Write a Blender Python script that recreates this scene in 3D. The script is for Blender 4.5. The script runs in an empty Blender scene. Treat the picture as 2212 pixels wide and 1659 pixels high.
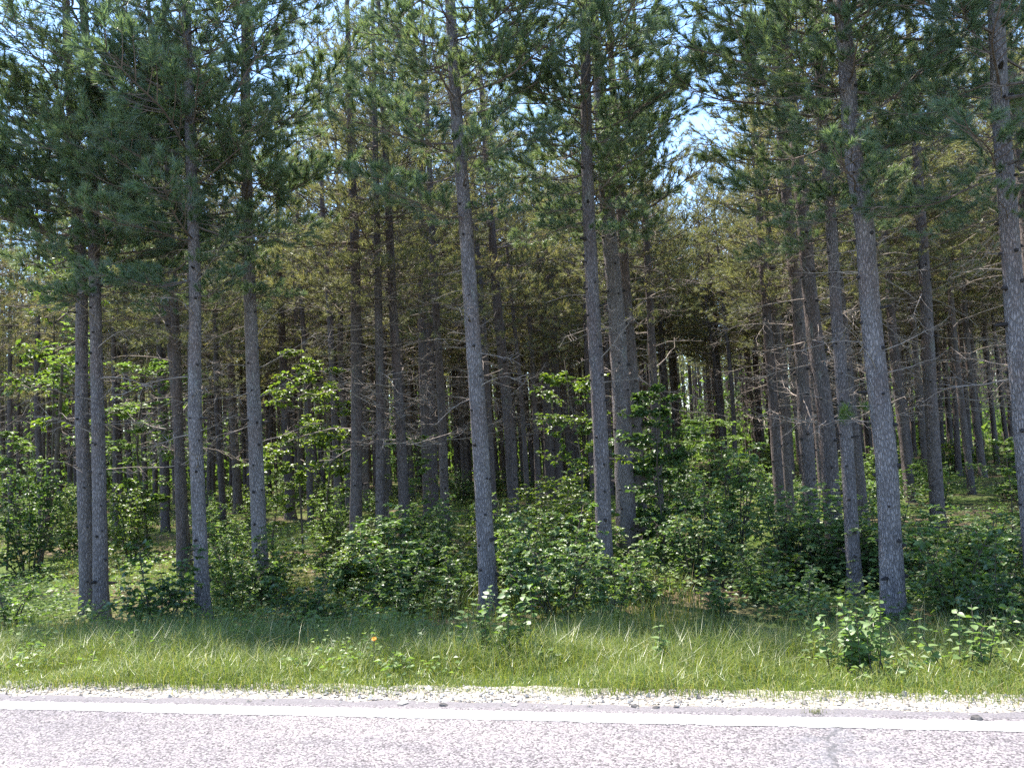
import bpy, math
import numpy as np
from mathutils import Matrix, Vector

scene = bpy.context.scene
COL = scene.collection
PI = math.pi

# ------------------------------------------------------------------ camera
FPX, CX, CY = 1770.0, 1106.0, 829.5          # photograph measured on a 2212 x 1659 grid
PITCH, ROLL, CAMZ = math.radians(4.1), math.radians(3.0), 1.65
THETA = math.radians(12.5)                   # the planting rows run this far right of the view
F = np.array([0, math.cos(PITCH), math.sin(PITCH)])
R0 = np.array([1.0, 0, 0]); U0 = np.array([0, -math.sin(PITCH), math.cos(PITCH)])
R = R0 * math.cos(ROLL) - U0 * math.sin(ROLL)
U = U0 * math.cos(ROLL) + R0 * math.sin(ROLL)
cam_data = bpy.data.cameras.new("camera"); cam = bpy.data.objects.new("camera", cam_data); COL.objects.link(cam)
cam.matrix_world = Matrix(((R[0], U[0], -F[0], 0), (R[1], U[1], -F[1], 0), (R[2], U[2], -F[2], CAMZ), (0, 0, 0, 1)))
cam_data.angle = 2 * math.atan(CX / FPX); cam_data.clip_end = 1000; cam_data.clip_start = 0.05
scene.camera = cam

# ------------------------------------------------------------------ light
SUN_EL, SUN_LEFT = math.radians(67), math.radians(42)
SUNH = math.cos(SUN_EL)
sd = np.array([-math.sin(SUN_LEFT) * math.cos(SUN_EL), math.cos(SUN_LEFT) * math.cos(SUN_EL), math.sin(SUN_EL)])
world = bpy.data.worlds.new("World"); scene.world = world; world.use_nodes = True
wn = world.node_tree.nodes; wl = world.node_tree.links
sky = wn.new("ShaderNodeTexSky"); sky.sky_type = 'NISHITA'; sky.sun_disc = False
sky.sun_elevation = SUN_EL; sky.sun_rotation = -SUN_LEFT
sky.dust_density = 0.3; sky.air_density = 1.0; sky.ozone_density = 5.0
wn["Background"].inputs[1].default_value = 0.15
wl.new(sky.outputs[0], wn["Background"].inputs[0])
sl = bpy.data.lights.new("sun", 'SUN'); sl.energy = 5.0; sl.angle = math.radians(0.53); sl.color = (1.0, 0.95, 0.87)
so = bpy.data.objects.new("sun", sl); COL.objects.link(so)
so.rotation_euler = Vector(sd).to_track_quat('Z', 'Y').to_euler()
vs = scene.view_settings
vs.view_transform = 'Standard'; vs.look = 'None'; vs.gamma = 1; vs.use_curve_mapping = False
vs.exposure = 1.87
cy = scene.cycles
cy.max_bounces = 6; cy.diffuse_bounces = 4; cy.transmission_bounces = 4; cy.glossy_bounces = 2
cy.sample_clamp_indirect = 6; cy.use_denoising = False

# ------------------------------------------------------------------ geometry helpers
def mesh(name, v, f, mats, smooth=False, mi=None):
    v = np.asarray(v, np.float32); f = np.asarray(f, np.int32)
    me = bpy.data.meshes.new(name); k = f.shape[1]; m = len(f)
    me.vertices.add(len(v)); me.vertices.foreach_set("co", v.ravel())
    me.loops.add(m * k); me.loops.foreach_set("vertex_index", f.ravel())
    me.polygons.add(m); me.polygons.foreach_set("loop_start", np.arange(0, m * k, k, dtype=np.int32))
    if mi is not None: me.polygons.foreach_set("material_index", np.asarray(mi, np.int32))
    for a in (mats if isinstance(mats, (list, tuple)) else [mats]): me.materials.append(a)
    me.update(calc_edges=True)
    me.polygons.foreach_set("use_smooth", np.full(m, bool(smooth)))
    return me

def link(name, data, parent=None, label=None, cat=None, group=None, kind=None):
    o = bpy.data.objects.new(name, data); COL.objects.link(o)
    if parent is not None: o.parent = parent
    if label: o["label"] = label
    if cat: o["category"] = cat
    if group: o["group"] = group
    if kind: o["kind"] = kind
    return o

def empty(name, loc, label, cat, group=None, rz=0.0):
    o = link(name, None, None, label, cat, group); o.location = [float(a) for a in loc]
    o.rotation_euler = (0, 0, float(rz)); o.empty_display_size = 0.3
    return o

class Acc:                                    # collects triangle soups
    def __init__(s): s.v = []; s.f = []; s.m = []; s.n = 0
    def add(s, v, f, mi=0):
        if len(v) == 0: return
        s.v.append(np.asarray(v)); s.f.append(np.asarray(f) + s.n); s.n += len(v); s.m.append(np.full(len(f), mi))
    def get(s):
        if not s.v: return np.zeros((0, 3)), np.zeros((0, 3), int)
        return np.concatenate(s.v), np.concatenate(s.f)
    def mats(s): return np.concatenate(s.m)

def norm(a): return a / np.maximum(np.linalg.norm(a, axis=-1, keepdims=True), 1e-9)

def tube(p, r, sides=5, cap=True):
    p = np.asarray(p, float); r = np.asarray(r, float); n = len(p)
    t = norm(np.gradient(p, axis=0))
    ref = np.array([0.31, 0.2, 1.0]) if abs(t[:, 2]).mean() < 0.8 else np.array([1.0, 0.13, 0.0])
    a = norm(np.cross(t, ref)); b = np.cross(t, a)
    ang = np.arange(sides) * 2 * PI / sides
    v = p[:, None] + r[:, None, None] * (np.cos(ang)[None, :, None] * a[:, None] + np.sin(ang)[None, :, None] * b[:, None])
    v = v.reshape(-1, 3)
    i = np.arange(n - 1)[:, None] * sides; j = np.arange(sides)[None]; k = (j + 1) % sides
    f = np.concatenate([np.stack([i + j, i + k, i + sides + k], -1).reshape(-1, 3), np.stack([i + j, i + sides + k, i + sides + j], -1).reshape(-1, 3)])
    if cap:
        v = np.concatenate([v, p[-1:]]); c = len(v) - 1; o = (n - 1) * sides
        jj = np.arange(sides); f = np.concatenate([f, np.stack([o + jj, o + (jj + 1) % sides, np.full(sides, c)], -1)])
    return v, f

def rotz(a): c, s = math.cos(a), math.sin(a); return np.array([[c, -s, 0], [s, c, 0], [0, 0, 1.0]])
def roty(a): c, s = math.cos(a), math.sin(a); return np.array([[c, 0, s], [0, 1, 0], [-s, 0, c]])
def rotx(a): c, s = math.cos(a), math.sin(a); return np.array([[1, 0, 0], [0, c, -s], [0, s, c]])

# smooth value noise in the plane
_g = np.random.default_rng(5).random((64, 64))
def vnoise(x, y):
    x = np.asarray(x, float); y = np.asarray(y, float)
    xi = np.floor(x).astype(int); yi = np.floor(y).astype(int); fx = x - xi; fy = y - yi
    fx = fx * fx * (3 - 2 * fx); fy = fy * fy * (3 - 2 * fy)
    g = lambda a, b: _g[a % 64, b % 64]
    return (g(xi, yi) * (1 - fx) + g(xi + 1, yi) * fx) * (1 - fy) + (g(xi, yi + 1) * (1 - fx) + g(xi + 1, yi + 1) * fx) * fy

# ------------------------------------------------------------------ lie of the land (s away from the road, t along it to the right)
ST, CT = math.sin(THETA), math.cos(THETA)
def to_st(x, y): return x * ST + y * CT, x * CT - y * ST
def to_xy(s, t): return s * ST + t * CT, s * CT - t * ST
PS = [-60, 5.27, 5.6, 6.3, 7.4, 8.6, 10, 13, 25, 60, 125, 240, 500]
PZ = [0, -0.004, -0.03, -0.14, -0.38, -0.55, -0.6, -0.6, -0.55, -0.3, 0.6, 9, 14]
def ground(x, y):
    s, t = to_st(np.asarray(x, float), np.asarray(y, float))
    w = np.clip((s - 5.6) / 3, 0, 1)
    return np.interp(s, PS, PZ) + w * (0.14 * (vnoise(x * 0.35 + 7, y * 0.35) - 0.5) + 0.05 * (vnoise(x * 1.4, y * 1.4) - 0.5))

def ray(px, py):
    return F + R * (px - CX) / FPX + U * (CY - py) / FPX
def hit(px, py):                              # where the line of sight meets the ground
    d = ray(px, py); lo, hi = 1.0, 160.0
    for k in np.arange(1.0, 160.0, 0.1):
        q = d * k
        if q[2] + CAMZ < ground(q[0], q[1]): hi = k; lo = k - 0.1; break
    for _ in range(20):
        m = (lo + hi) / 2; q = d * m
        if q[2] + CAMZ < ground(q[0], q[1]): hi = m
        else: lo = m
    q = d * hi
    return np.array([q[0], q[1], float(ground(q[0], q[1]))])
def on_plane(px, py, depth):                  # a point seen at this pixel, at a given distance ahead
    d = ray(px, py); q = d * depth / d[1]
    return q + np.array([0, 0, CAMZ])
def project(p):
    q = np.asarray(p, float) - np.array([0, 0, CAMZ]); z = q @ F
    return CX + FPX * (q @ R) / z, CY - FPX * (q @ U) / z, z

# ------------------------------------------------------------------ materials
def new_mat(name):
    m = bpy.data.materials.new(name); m.use_nodes = True; nt = m.node_tree
    for n in list(nt.nodes): nt.nodes.remove(n)
    out = nt.nodes.new("ShaderNodeOutputMaterial")
    return m, nt, out
def N(nt, typ, **kw):
    n = nt.nodes.new(typ)
    for k, v in kw.items(): setattr(n, k, v)
    return n
def ramp(nt, src, stops):
    r = N(nt, "ShaderNodeValToRGB"); e = r.color_ramp.elements
    while len(e) < len(stops): e.new(0.5)
    for el, (p, c) in zip(e, stops): el.position = p; el.color = (*c, 1)
    nt.links.new(src, r.inputs[0]); return r.outputs[0]
def mix(nt, fac, a, b, mode='MIX'):
    m = N(nt, "ShaderNodeMix", data_type='RGBA', blend_type=mode)
    for sock, val in ((m.inputs[0], fac), (m.inputs[6], a), (m.inputs[7], b)):
        if isinstance(val, bpy.types.NodeSocket): nt.links.new(val, sock)
        else: sock.default_value = val if not isinstance(val, tuple) else (*val, 1)
    return m.outputs[2]
def mth(nt, op, a, b=0.0, c=0.0, clamp=False):
    m = N(nt, "ShaderNodeMath", operation=op, use_clamp=clamp)
    for s, v in zip(m.inputs, (a, b, c)):
        if isinstance(v, bpy.types.NodeSocket): nt.links.new(v, s)
        else: s.default_value = v
    return m.outputs[0]
def coords(nt, scale=(1, 1, 1), which="Object"):
    tc = N(nt, "ShaderNodeTexCoord"); mp = N(nt, "ShaderNodeMapping"); mp.inputs[3].default_value = scale
    nt.links.new(tc.outputs[which], mp.inputs[0]); return mp.outputs[0]
def noise(nt, vec, scale, detail=3, rough=0.55):
    n = N(nt, "ShaderNodeTexNoise"); n.inputs["Scale"].default_value = scale; n.inputs["Detail"].default_value = detail
    n.inputs["Roughness"].default_value = rough; nt.links.new(vec, n.inputs["Vector"]); return n.outputs[0]
def voro(nt, vec, scale, feature='F1', out=0):
    n = N(nt, "ShaderNodeTexVoronoi", feature=feature); n.inputs["Scale"].default_value = scale
    nt.links.new(vec, n.inputs["Vector"]); return n.outputs[out]
def bump(nt, h, strength, dist):
    b = N(nt, "ShaderNodeBump"); b.inputs["Strength"].default_value = strength; b.inputs["Distance"].default_value = dist
    nt.links.new(h, b.inputs["Height"]); return b.outputs[0]
def principled(nt, out, col, rough=0.9, nrm=None, spec=0.3):
    p = N(nt, "ShaderNodeBsdfPrincipled")
    if isinstance(col, bpy.types.NodeSocket): nt.links.new(col, p.inputs["Base Color"])
    else: p.inputs["Base Color"].default_value = (*col, 1)
    if isinstance(rough, bpy.types.NodeSocket): nt.links.new(rough, p.inputs["Roughness"])
    else: p.inputs["Roughness"].default_value = rough
    p.inputs["Specular IOR Level"].default_value = spec
    if nrm is not None: nt.links.new(nrm, p.inputs["Normal"])
    nt.links.new(p.outputs[0], out.inputs[0]); return p

def leafy(name, stops, trans, tfac=0.4, gloss=0.0, grough=0.4, objvar=0.25):
    """thin leaf: reflects, lets light through, a little waxy sheen; every leaf its own tint"""
    m, nt, out = new_mat(name)
    geo = N(nt, "ShaderNodeNewGeometry"); oi = N(nt, "ShaderNodeObjectInfo")
    r = mth(nt, 'ADD', mth(nt, 'MULTIPLY', geo.outputs["Random Per Island"], 1 - objvar), mth(nt, 'MULTIPLY', oi.outputs["Random"], objvar))
    c = ramp(nt, r, stops)
    d = N(nt, "ShaderNodeBsdfDiffuse"); nt.links.new(c, d.inputs[0])
    t = N(nt, "ShaderNodeBsdfTranslucent"); nt.links.new(mix(nt, 1.0, c, trans, 'MULTIPLY'), t.inputs[0])
    s = N(nt, "ShaderNodeMixShader"); s.inputs[0].default_value = tfac
    nt.links.new(d.outputs[0], s.inputs[1]); nt.links.new(t.outputs[0], s.inputs[2]); last = s
    if gloss:
        g = N(nt, "ShaderNodeBsdfGlossy"); g.inputs["Roughness"].default_value = grough
        s2 = N(nt, "ShaderNodeMixShader"); s2.inputs[0].default_value = gloss
        nt.links.new(last.outputs[0], s2.inputs[1]); nt.links.new(g.outputs[0], s2.inputs[2]); last = s2
    nt.links.new(last.outputs[0], out.inputs[0]); return m

def bark(name, dark, light, warm, plate=44):
    m, nt, out = new_mat(name)
    v = coords(nt, (1, 1, 0.3)); oi = N(nt, "ShaderNodeObjectInfo")
    n1 = noise(nt, v, 9, 5, 0.7); n2 = noise(nt, v, 60, 3, 0.7)
    cell = voro(nt, v, plate, 'DISTANCE_TO_EDGE'); crack = mth(nt, 'MULTIPLY', mth(nt, 'ADD', cell, mth(nt, 'MULTIPLY', mth(nt, 'SUBTRACT', n2, 0.5), 0.5)), 4.5, clamp=True)
    tone = ramp(nt, mth(nt, 'ADD', mth(nt, 'MULTIPLY', n1, 0.65), mth(nt, 'MULTIPLY', n2, 0.45)), [(0.36, dark), (0.66, light)])
    tone = mix(nt, mth(nt, 'MULTIPLY', ramp(nt, noise(nt, v, 3.0, 2), [(0.5, (0, 0, 0)), (0.72, (1, 1, 1))]), 0.55), tone, warm)
    lich = ramp(nt, noise(nt, v, 5.0, 4, 0.7), [(0.6, (0, 0, 0)), (0.68, (1, 1, 1))])
    tone = mix(nt, mth(nt, 'MULTIPLY', lich, 0.35), tone, (0.30, 0.34, 0.28))
    col = mix(nt, crack, mix(nt, 0.42, tone, (0.03, 0.026, 0.025)), tone)
    col = mix(nt, 1.0, col, ramp(nt, oi.outputs["Random"], [(0, (0.78, 0.76, 0.77)), (1, (1.0, 1.0, 1.0))]), 'MULTIPLY')
    h = mth(nt, 'ADD', mth(nt, 'MULTIPLY', crack, 0.6), mth(nt, 'MULTIPLY', n2, 0.6))
    principled(nt, out, col, 0.95, bump(nt, h, 1.0, 0.02), 0.15); return m

M_BARK = bark("grey_pine_bark", (0.13, 0.11, 0.107), (0.345, 0.30, 0.288), (0.26, 0.165, 0.13))
M_BARKB = bark("brown_pine_bark", (0.085, 0.068, 0.064), (0.235, 0.195, 0.185), (0.22, 0.125, 0.09), 36)
def plain(name, a, b, scale, rough=0.9):
    m, nt, out = new_mat(name); v = coords(nt)
    n = noise(nt, v, scale, 4, 0.65)
    principled(nt, out, ramp(nt, n, [(0.3, a), (0.7, b)]), rough, bump(nt, n, 0.4, 0.01), 0.2); return m
M_TWIG = plain("dead_pine_wood", (0.15, 0.115, 0.095), (0.36, 0.30, 0.26), 7)
M_LIMB = plain("pine_limb_bark", (0.08, 0.06, 0.05), (0.19, 0.15, 0.13), 8)
M_STUB = plain("dark_knot_bark", (0.02, 0.017, 0.016), (0.06, 0.05, 0.048), 30)
M_STEM = plain("shrub_stem_bark", (0.05, 0.04, 0.03), (0.13, 0.105, 0.08), 14)
M_NEEDLE = leafy("pine_needles", [(0, (0.069, 0.115, 0.084)), (0.5, (0.109, 0.167, 0.102)), (0.85, (0.172, 0.213, 0.096)), (1, (0.253, 0.230, 0.132))], (1.6, 1.6, 0.8), 0.46, 0.07, 0.45, 0.3)  # front-row needles; bluish skylight from the road side put into the colour
M_NEEDLEB = leafy("sunlit_olive_needles", [(0, (0.084, 0.102, 0.060)), (0.5, (0.126, 0.144, 0.072)), (0.8, (0.180, 0.174, 0.090)), (1, (0.276, 0.210, 0.132))], (1.7, 1.6, 0.9), 0.5, 0.05, 0.45, 0.3)  # back-row needles; olive cast of sunlit crowns put into the colour
M_DRYNEEDLE = leafy("dry_orange_needles", [(0, (0.30, 0.13, 0.06)), (1, (0.36, 0.20, 0.10))], (1.1, 1.0, 0.9), 0.35)
M_LEAFD = leafy("dark_oak_leaves", [(0, (0.048, 0.084, 0.029)), (0.6, (0.084, 0.138, 0.041)), (1, (0.144, 0.198, 0.052))], (1.5, 1.7, 0.7), 0.45, 0.05, 0.4)  # dark oak green; the alley saplings borrow it as painted shade
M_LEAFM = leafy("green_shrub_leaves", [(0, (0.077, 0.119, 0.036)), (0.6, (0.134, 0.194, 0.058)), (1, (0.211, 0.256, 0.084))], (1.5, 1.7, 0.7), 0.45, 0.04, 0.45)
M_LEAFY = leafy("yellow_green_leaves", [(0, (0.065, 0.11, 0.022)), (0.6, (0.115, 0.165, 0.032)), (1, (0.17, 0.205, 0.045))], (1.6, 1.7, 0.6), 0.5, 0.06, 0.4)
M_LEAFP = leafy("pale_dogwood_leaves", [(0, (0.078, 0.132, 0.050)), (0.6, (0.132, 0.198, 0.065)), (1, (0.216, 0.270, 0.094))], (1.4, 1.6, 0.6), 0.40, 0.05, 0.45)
M_GRASS = leafy("verge_grass", [(0, (0.07, 0.11, 0.02)), (0.5, (0.13, 0.178, 0.034)), (0.85, (0.20, 0.23, 0.055)), (1, (0.36, 0.32, 0.15))], (1.5, 1.5, 0.6), 0.4, 0.05, 0.4, 0.0)
M_STALK = leafy("grass_seed_heads", [(0, (0.13, 0.155, 0.05)), (1, (0.27, 0.25, 0.12))], (1.1, 1.1, 0.8), 0.35, 0.04, 0.4, 0.0)
M_WOODGRASS = leafy("woodland_grass", [(0, (0.06, 0.095, 0.02)), (0.6, (0.12, 0.165, 0.035)), (0.9, (0.19, 0.21, 0.06)), (1, (0.28, 0.22, 0.10))], (1.5, 1.5, 0.6), 0.4, 0.04, 0.4, 0.0)

def asphalt():
    m, nt, out = new_mat("worn_chipseal"); v = coords(nt)
    st = coords(nt, (0.35, 1.6, 1))
    big = noise(nt, st, 0.9, 4, 0.6); mid = noise(nt, v, 6, 4, 0.6); fine = noise(nt, v, 75, 3, 0.7)
    chip = voro(nt, v, 88, 'F1', 1); bw = N(nt, "ShaderNodeSeparateColor"); nt.links.new(chip, bw.inputs[0])
    d = voro(nt, v, 88, 'F1', 0)
    tone = ramp(nt, bw.outputs[0], [(0.0, (0.07, 0.065, 0.063)), (0.3, (0.17, 0.157, 0.154)), (0.7, (0.24, 0.222, 0.217)), (1.0, (0.34, 0.318, 0.31))])
    gap = ramp(nt, d, [(0.42, (1, 1, 1)), (0.8, (0.45, 0.45, 0.46))])
    col = mix(nt, 1.0, tone, gap, 'MULTIPLY')
    col = mix(nt, 1.0, col, ramp(nt, fine, [(0.3, (0.62, 0.62, 0.65)), (0.6, (1.08, 1.06, 1.06))]), 'MULTIPLY')
    col = mix(nt, 1.0, col, ramp(nt, mid, [(0.3, (0.8, 0.8, 0.83)), (0.65, (1.05, 1.03, 1.04))]), 'MULTIPLY')
    col = mix(nt, 1.0, col, ramp(nt, big, [(0.3, (0.70, 0.70, 0.735)), (0.62, (1.08, 1.06, 1.06))]), 'MULTIPLY')
    thin = noise(nt, coords(nt, (0.5, 9.0, 1)), 2.6, 5, 0.7)
    col = mix(nt, mth(nt, 'MULTIPLY', ramp(nt, thin, [(0.60, (0, 0, 0)), (0.72, (1, 1, 1))]), 0.45), col, (0.09, 0.085, 0.085))
    # tarred cross crack and the fresher dark strip along the edge; X runs along the road, Y across it
    sx = N(nt, "ShaderNodeSeparateXYZ"); nt.links.new(v, sx.inputs[0])
    wob = mth(nt, 'MULTIPLY', mth(nt, 'SUBTRACT', noise(nt, v, 2.2, 4, 0.7), 0.5), 0.5)
    off = mth(nt, 'ABSOLUTE', mth(nt, 'ADD', mth(nt, 'ADD', sx.outputs[0], mth(nt, 'MULTIPLY', sx.outputs[1], -0.10)), mth(nt, 'ADD', wob, -CRACK_T + 0.10 * 4.8)))
    crack = mth(nt, 'SUBTRACT', 1.0, mth(nt, 'MULTIPLY', off, 45.0), clamp=True)
    stain = mth(nt, 'MULTIPLY', mth(nt, 'SUBTRACT', 1.0, mth(nt, 'MULTIPLY', off, 2.4), clamp=True), ramp(nt, noise(nt, v, 7, 3, 0.7), [(0.42, (0, 0, 0)), (0.6, (1, 1, 1))]))
    col = mix(nt, mth(nt, 'MULTIPLY', stain, 0.65), col, (0.10, 0.10, 0.11))
    col = mix(nt, mth(nt, 'MULTIPLY', crack, 0.7), col, (0.05, 0.05, 0.052))
    edge = mth(nt, 'MULTIPLY', mth(nt, 'SUBTRACT', mth(nt, 'ADD', sx.outputs[1], mth(nt, 'MULTIPLY', mth(nt, 'SUBTRACT', mid, 0.5), 0.10)), EDGE_S), 18.0, clamp=True)
    col = mix(nt, mth(nt, 'MULTIPLY', edge, 0.8), col, (0.12, 0.11, 0.115))
    h = mth(nt, 'ADD', mth(nt, 'MULTIPLY', d, -1.0), mth(nt, 'MULTIPLY', fine, 0.6))
    principled(nt, out, col, 0.85, bump(nt, h, 0.6, 0.006), 0.3); return m

def line_paint():
    m, nt, out = new_mat("white_road_paint"); v = coords(nt)
    n = noise(nt, v, 45, 4, 0.75)
    col = ramp(nt, n, [(0.38, (0.13, 0.125, 0.12)), (0.47, (0.78, 0.77, 0.75))])
    sx = N(nt, "ShaderNodeSeparateXYZ"); nt.links.new(v, sx.inputs[0])
    wob = mth(nt, 'MULTIPLY', mth(nt, 'SUBTRACT', noise(nt, v, 2.2, 4, 0.7), 0.5), 0.5)
    off = mth(nt, 'ABSOLUTE', mth(nt, 'ADD', mth(nt, 'ADD', sx.outputs[0], mth(nt, 'MULTIPLY', sx.outputs[1], -0.10)), mth(nt, 'ADD', wob, -CRACK_T + 0.10 * 4.8)))
    crack = mth(nt, 'SUBTRACT', 1.0, mth(nt, 'MULTIPLY', off, 40.0), clamp=True)
    col = mix(nt, mth(nt, 'MULTIPLY', crack, 0.9), col, (0.13, 0.125, 0.125))
    principled(nt, out, col, 0.8, bump(nt, n, 0.3, 0.003), 0.3); return m

def gravel_mat(name="limestone_gravel", lo=(0.12, 0.105, 0.088), hi=(0.36, 0.33, 0.285)):
    m, nt, out = new_mat(name); v = coords(nt)
    c = voro(nt, v, 42, 'F1', 1); s = N(nt, "ShaderNodeSeparateColor"); nt.links.new(c, s.inputs[0])
    d = voro(nt, v, 42, 'F1', 0); n = noise(nt, v, 9, 4)
    geo = N(nt, "ShaderNodeNewGeometry")
    col = ramp(nt, mth(nt, 'ADD', mth(nt, 'MULTIPLY', s.outputs[0], 0.6), mth(nt, 'MULTIPLY', n, 0.5)), [(0.15, lo), (0.55, (0.25, 0.226, 0.19)), (0.9, hi)])
    principled(nt, out, col, 0.95, bump(nt, mth(nt, 'MULTIPLY', d, -1.0), 0.8, 0.015), 0.2); return m
def stone_mat():
    m, nt, out = new_mat("pale_gravel_stone"); geo = N(nt, "ShaderNodeNewGeometry")
    col = ramp(nt, geo.outputs["Random Per Island"], [(0, (0.10, 0.09, 0.082)), (0.2, (0.23, 0.212, 0.19)), (0.6, (0.345, 0.32, 0.285)), (1, (0.46, 0.435, 0.40))])
    principled(nt, out, col, 0.9, None, 0.2); return m
def floor_mat():
    m, nt, out = new_mat("needle_litter_floor"); v = coords(nt)
    a = noise(nt, v, 0.45, 4); b = noise(nt, v, 14, 5, 0.7); c = noise(nt, v, 70, 2)
    lit = ramp(nt, mth(nt, 'ADD', mth(nt, 'MULTIPLY', b, 0.6), mth(nt, 'MULTIPLY', c, 0.4)), [(0.3, (0.045, 0.033, 0.02)), (0.7, (0.17, 0.125, 0.08))])
    grn = ramp(nt, b, [(0.3, (0.03, 0.05, 0.012)), (0.7, (0.10, 0.13, 0.035))])
    col = mix(nt, ramp(nt, a, [(0.40, (0, 0, 0)), (0.55, (1, 1, 1))]), lit, grn)
    principled(nt, out, col, 1.0, bump(nt, b, 0.7, 0.04), 0.1); return m

# where things of the road lie (measured on the photograph)
def s_at(px, py): q = hit(px, py); return to_st(q[0], q[1])
LINE_LO = float(s_at(1106, 1560)[0]); LINE_HI = LINE_LO + 0.155
CRACK_T = float(s_at(1782, 1556)[1])
ROAD_EDGE = LINE_HI + 0.16; EDGE_S = LINE_HI + 0.035
GRAV_EDGE = float(s_at(1106, 1502)[0])
print("line", LINE_LO, LINE_HI, "road edge", ROAD_EDGE, "grass", GRAV_EDGE, "crack t", CRACK_T)
M_ASPHALT = asphalt(); M_LINE = line_paint(); M_GRAVEL = gravel_mat(); M_STONE = stone_mat(); M_FLOOR = floor_mat()

# ------------------------------------------------------------------ ground, road, gravel
def st_sheet(name, ss, ts, zfun, mat, mask=None):
    S, T = np.meshgrid(ss, ts, indexing='ij')
    v = np.stack([T, S, zfun(S, T)], -1).reshape(-1, 3)
    n, k = S.shape; i = np.arange(n - 1)[:, None] * k; j = np.arange(k - 1)[None]
    f = np.stack([i + j, i + j + 1, i + k + j + 1, i + k + j], -1).reshape(-1, 4)
    o = link(name, mesh(name, v, f, mat, True), kind="structure"); o.rotation_euler = (0, 0, -THETA)
    return o
def zg(S, T):
    x, y = to_xy(S, T); return ground(x, y)
ss = np.concatenate([[-400, -60, 3.0, 4.6, GRAV_EDGE - 0.35], np.arange(GRAV_EDGE, 30, 0.3), np.arange(30, 130, 4), [180, 300, 500]])
ts = np.concatenate([[-500, -200, -100], np.arange(-60, -14, 3), np.arange(-14, 14, 0.4), np.arange(14, 62, 3), [100, 200, 500]])
st_sheet("forest_floor", ss, ts, lambda S, T: np.where(S < GRAV_EDGE - 0.05, -0.05, zg(S, T) - 0.012), M_FLOOR)
rng = np.random.default_rng(11)
tt = np.arange(-40, 40, 0.08)
def ragged(name, s0, s1, amp0, amp1, z, mat, freq=6.0, skirt=0.0, step=0.08):
    tt = np.arange(-40, 40, step)
    a = s0 + amp0 * (vnoise(tt * freq, 3.3 + 0 * tt) - 0.5); b = s1 + amp1 * (vnoise(tt * freq, 9.7 + 0 * tt) - 0.5 + 0.6 * (vnoise(tt * freq * 4, 1.7 + 0 * tt) - 0.5))
    cols = [np.stack([tt, a + (b - a) * k, np.full_like(tt, z) if not callable(z) else z(a + (b - a) * k, tt)], -1) for k in np.linspace(0, 1, 4)]
    if skirt: cols.append(np.stack([tt, b + 0.01, np.full_like(tt, -skirt)], -1))
    v = np.concatenate(cols); n = len(tt); m = len(cols)
    f = np.concatenate([np.stack([np.arange(n - 1) + c * n, np.arange(1, n) + c * n, np.arange(1, n) + (c + 1) * n, np.arange(n - 1) + (c + 1) * n], -1) for c in range(m - 1)])
    o = link(name, mesh(name, v, f, mat), kind="structure"); o.rotation_euler = (0, 0, -THETA); return o
ragged("gravel_shoulder", ROAD_EDGE - 0.25, GRAV_EDGE + 0.22, 0, 0.16, lambda S, T: -0.012 + 0.010 * (vnoise(T * 3, S * 3) - 0.5) - 0.07 * np.clip(S - GRAV_EDGE, 0, 1), M_GRAVEL)
ragged("road", -3.2, ROAD_EDGE, 0, 0.07, 0.006, M_ASPHALT, skirt=0.03)
ragged("edge_line", LINE_LO, LINE_HI, 0.03, 0.02, 0.010, M_LINE, 22, step=0.02)

# loose gravel: thousands of angular pebbles, real geometry
def rocks(n, s_fun, size, seed):
    g = np.random.default_rng(seed)
    base = np.array([[1, 0, 0], [-1, 0, 0], [0, 1, 0], [0, -1, 0], [0, 0, 1], [0, 0, -0.6]], float)
    tri = np.array([[0, 2, 4], [2, 1, 4], [1, 3, 4], [3, 0, 4], [2, 0, 5], [1, 2, 5], [3, 1, 5], [0, 3, 5]])
    t = g.uniform(-13, 13, n); s = s_fun(g, n, t); sc = size * np.exp(g.normal(0, 0.45, n))
    v = base[None] * (1 + g.uniform(-0.35, 0.35, (n, 6, 1))) + g.uniform(-0.2, 0.2, (n, 6, 3))
    v[:, :, 2] *= g.uniform(0.5, 0.9, (n, 1)); a = g.uniform(0, 2 * PI, n); c, si = np.cos(a)[:, None], np.sin(a)[:, None]
    x, y = v[..., 0] * c - v[..., 1] * si, v[..., 0] * si + v[..., 1] * c
    v = np.stack([x, y, v[..., 2]], -1) * sc[:, None, None]
    z = np.where(s < ROAD_EDGE - 0.03, 0.008, -0.008 - 0.07 * np.clip(s - GRAV_EDGE, 0, 1))
    v += np.stack([t, s, z], -1)[:, None]
    f = tri[None] + (np.arange(n) * 6)[:, None, None]
    return v.reshape(-1, 3), f.reshape(-1, 3)
v, f = rocks(11000, lambda g, n, t: g.uniform(ROAD_EDGE - 0.01, GRAV_EDGE + 0.2, n) + 0.04 * g.normal(0, 1, n), 0.009, 3)
o = link("gravel_pebbles", mesh("gravel_pebbles", v, f, M_STONE), kind="stuff"); o.rotation_euler = (0, 0, -THETA)

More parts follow.
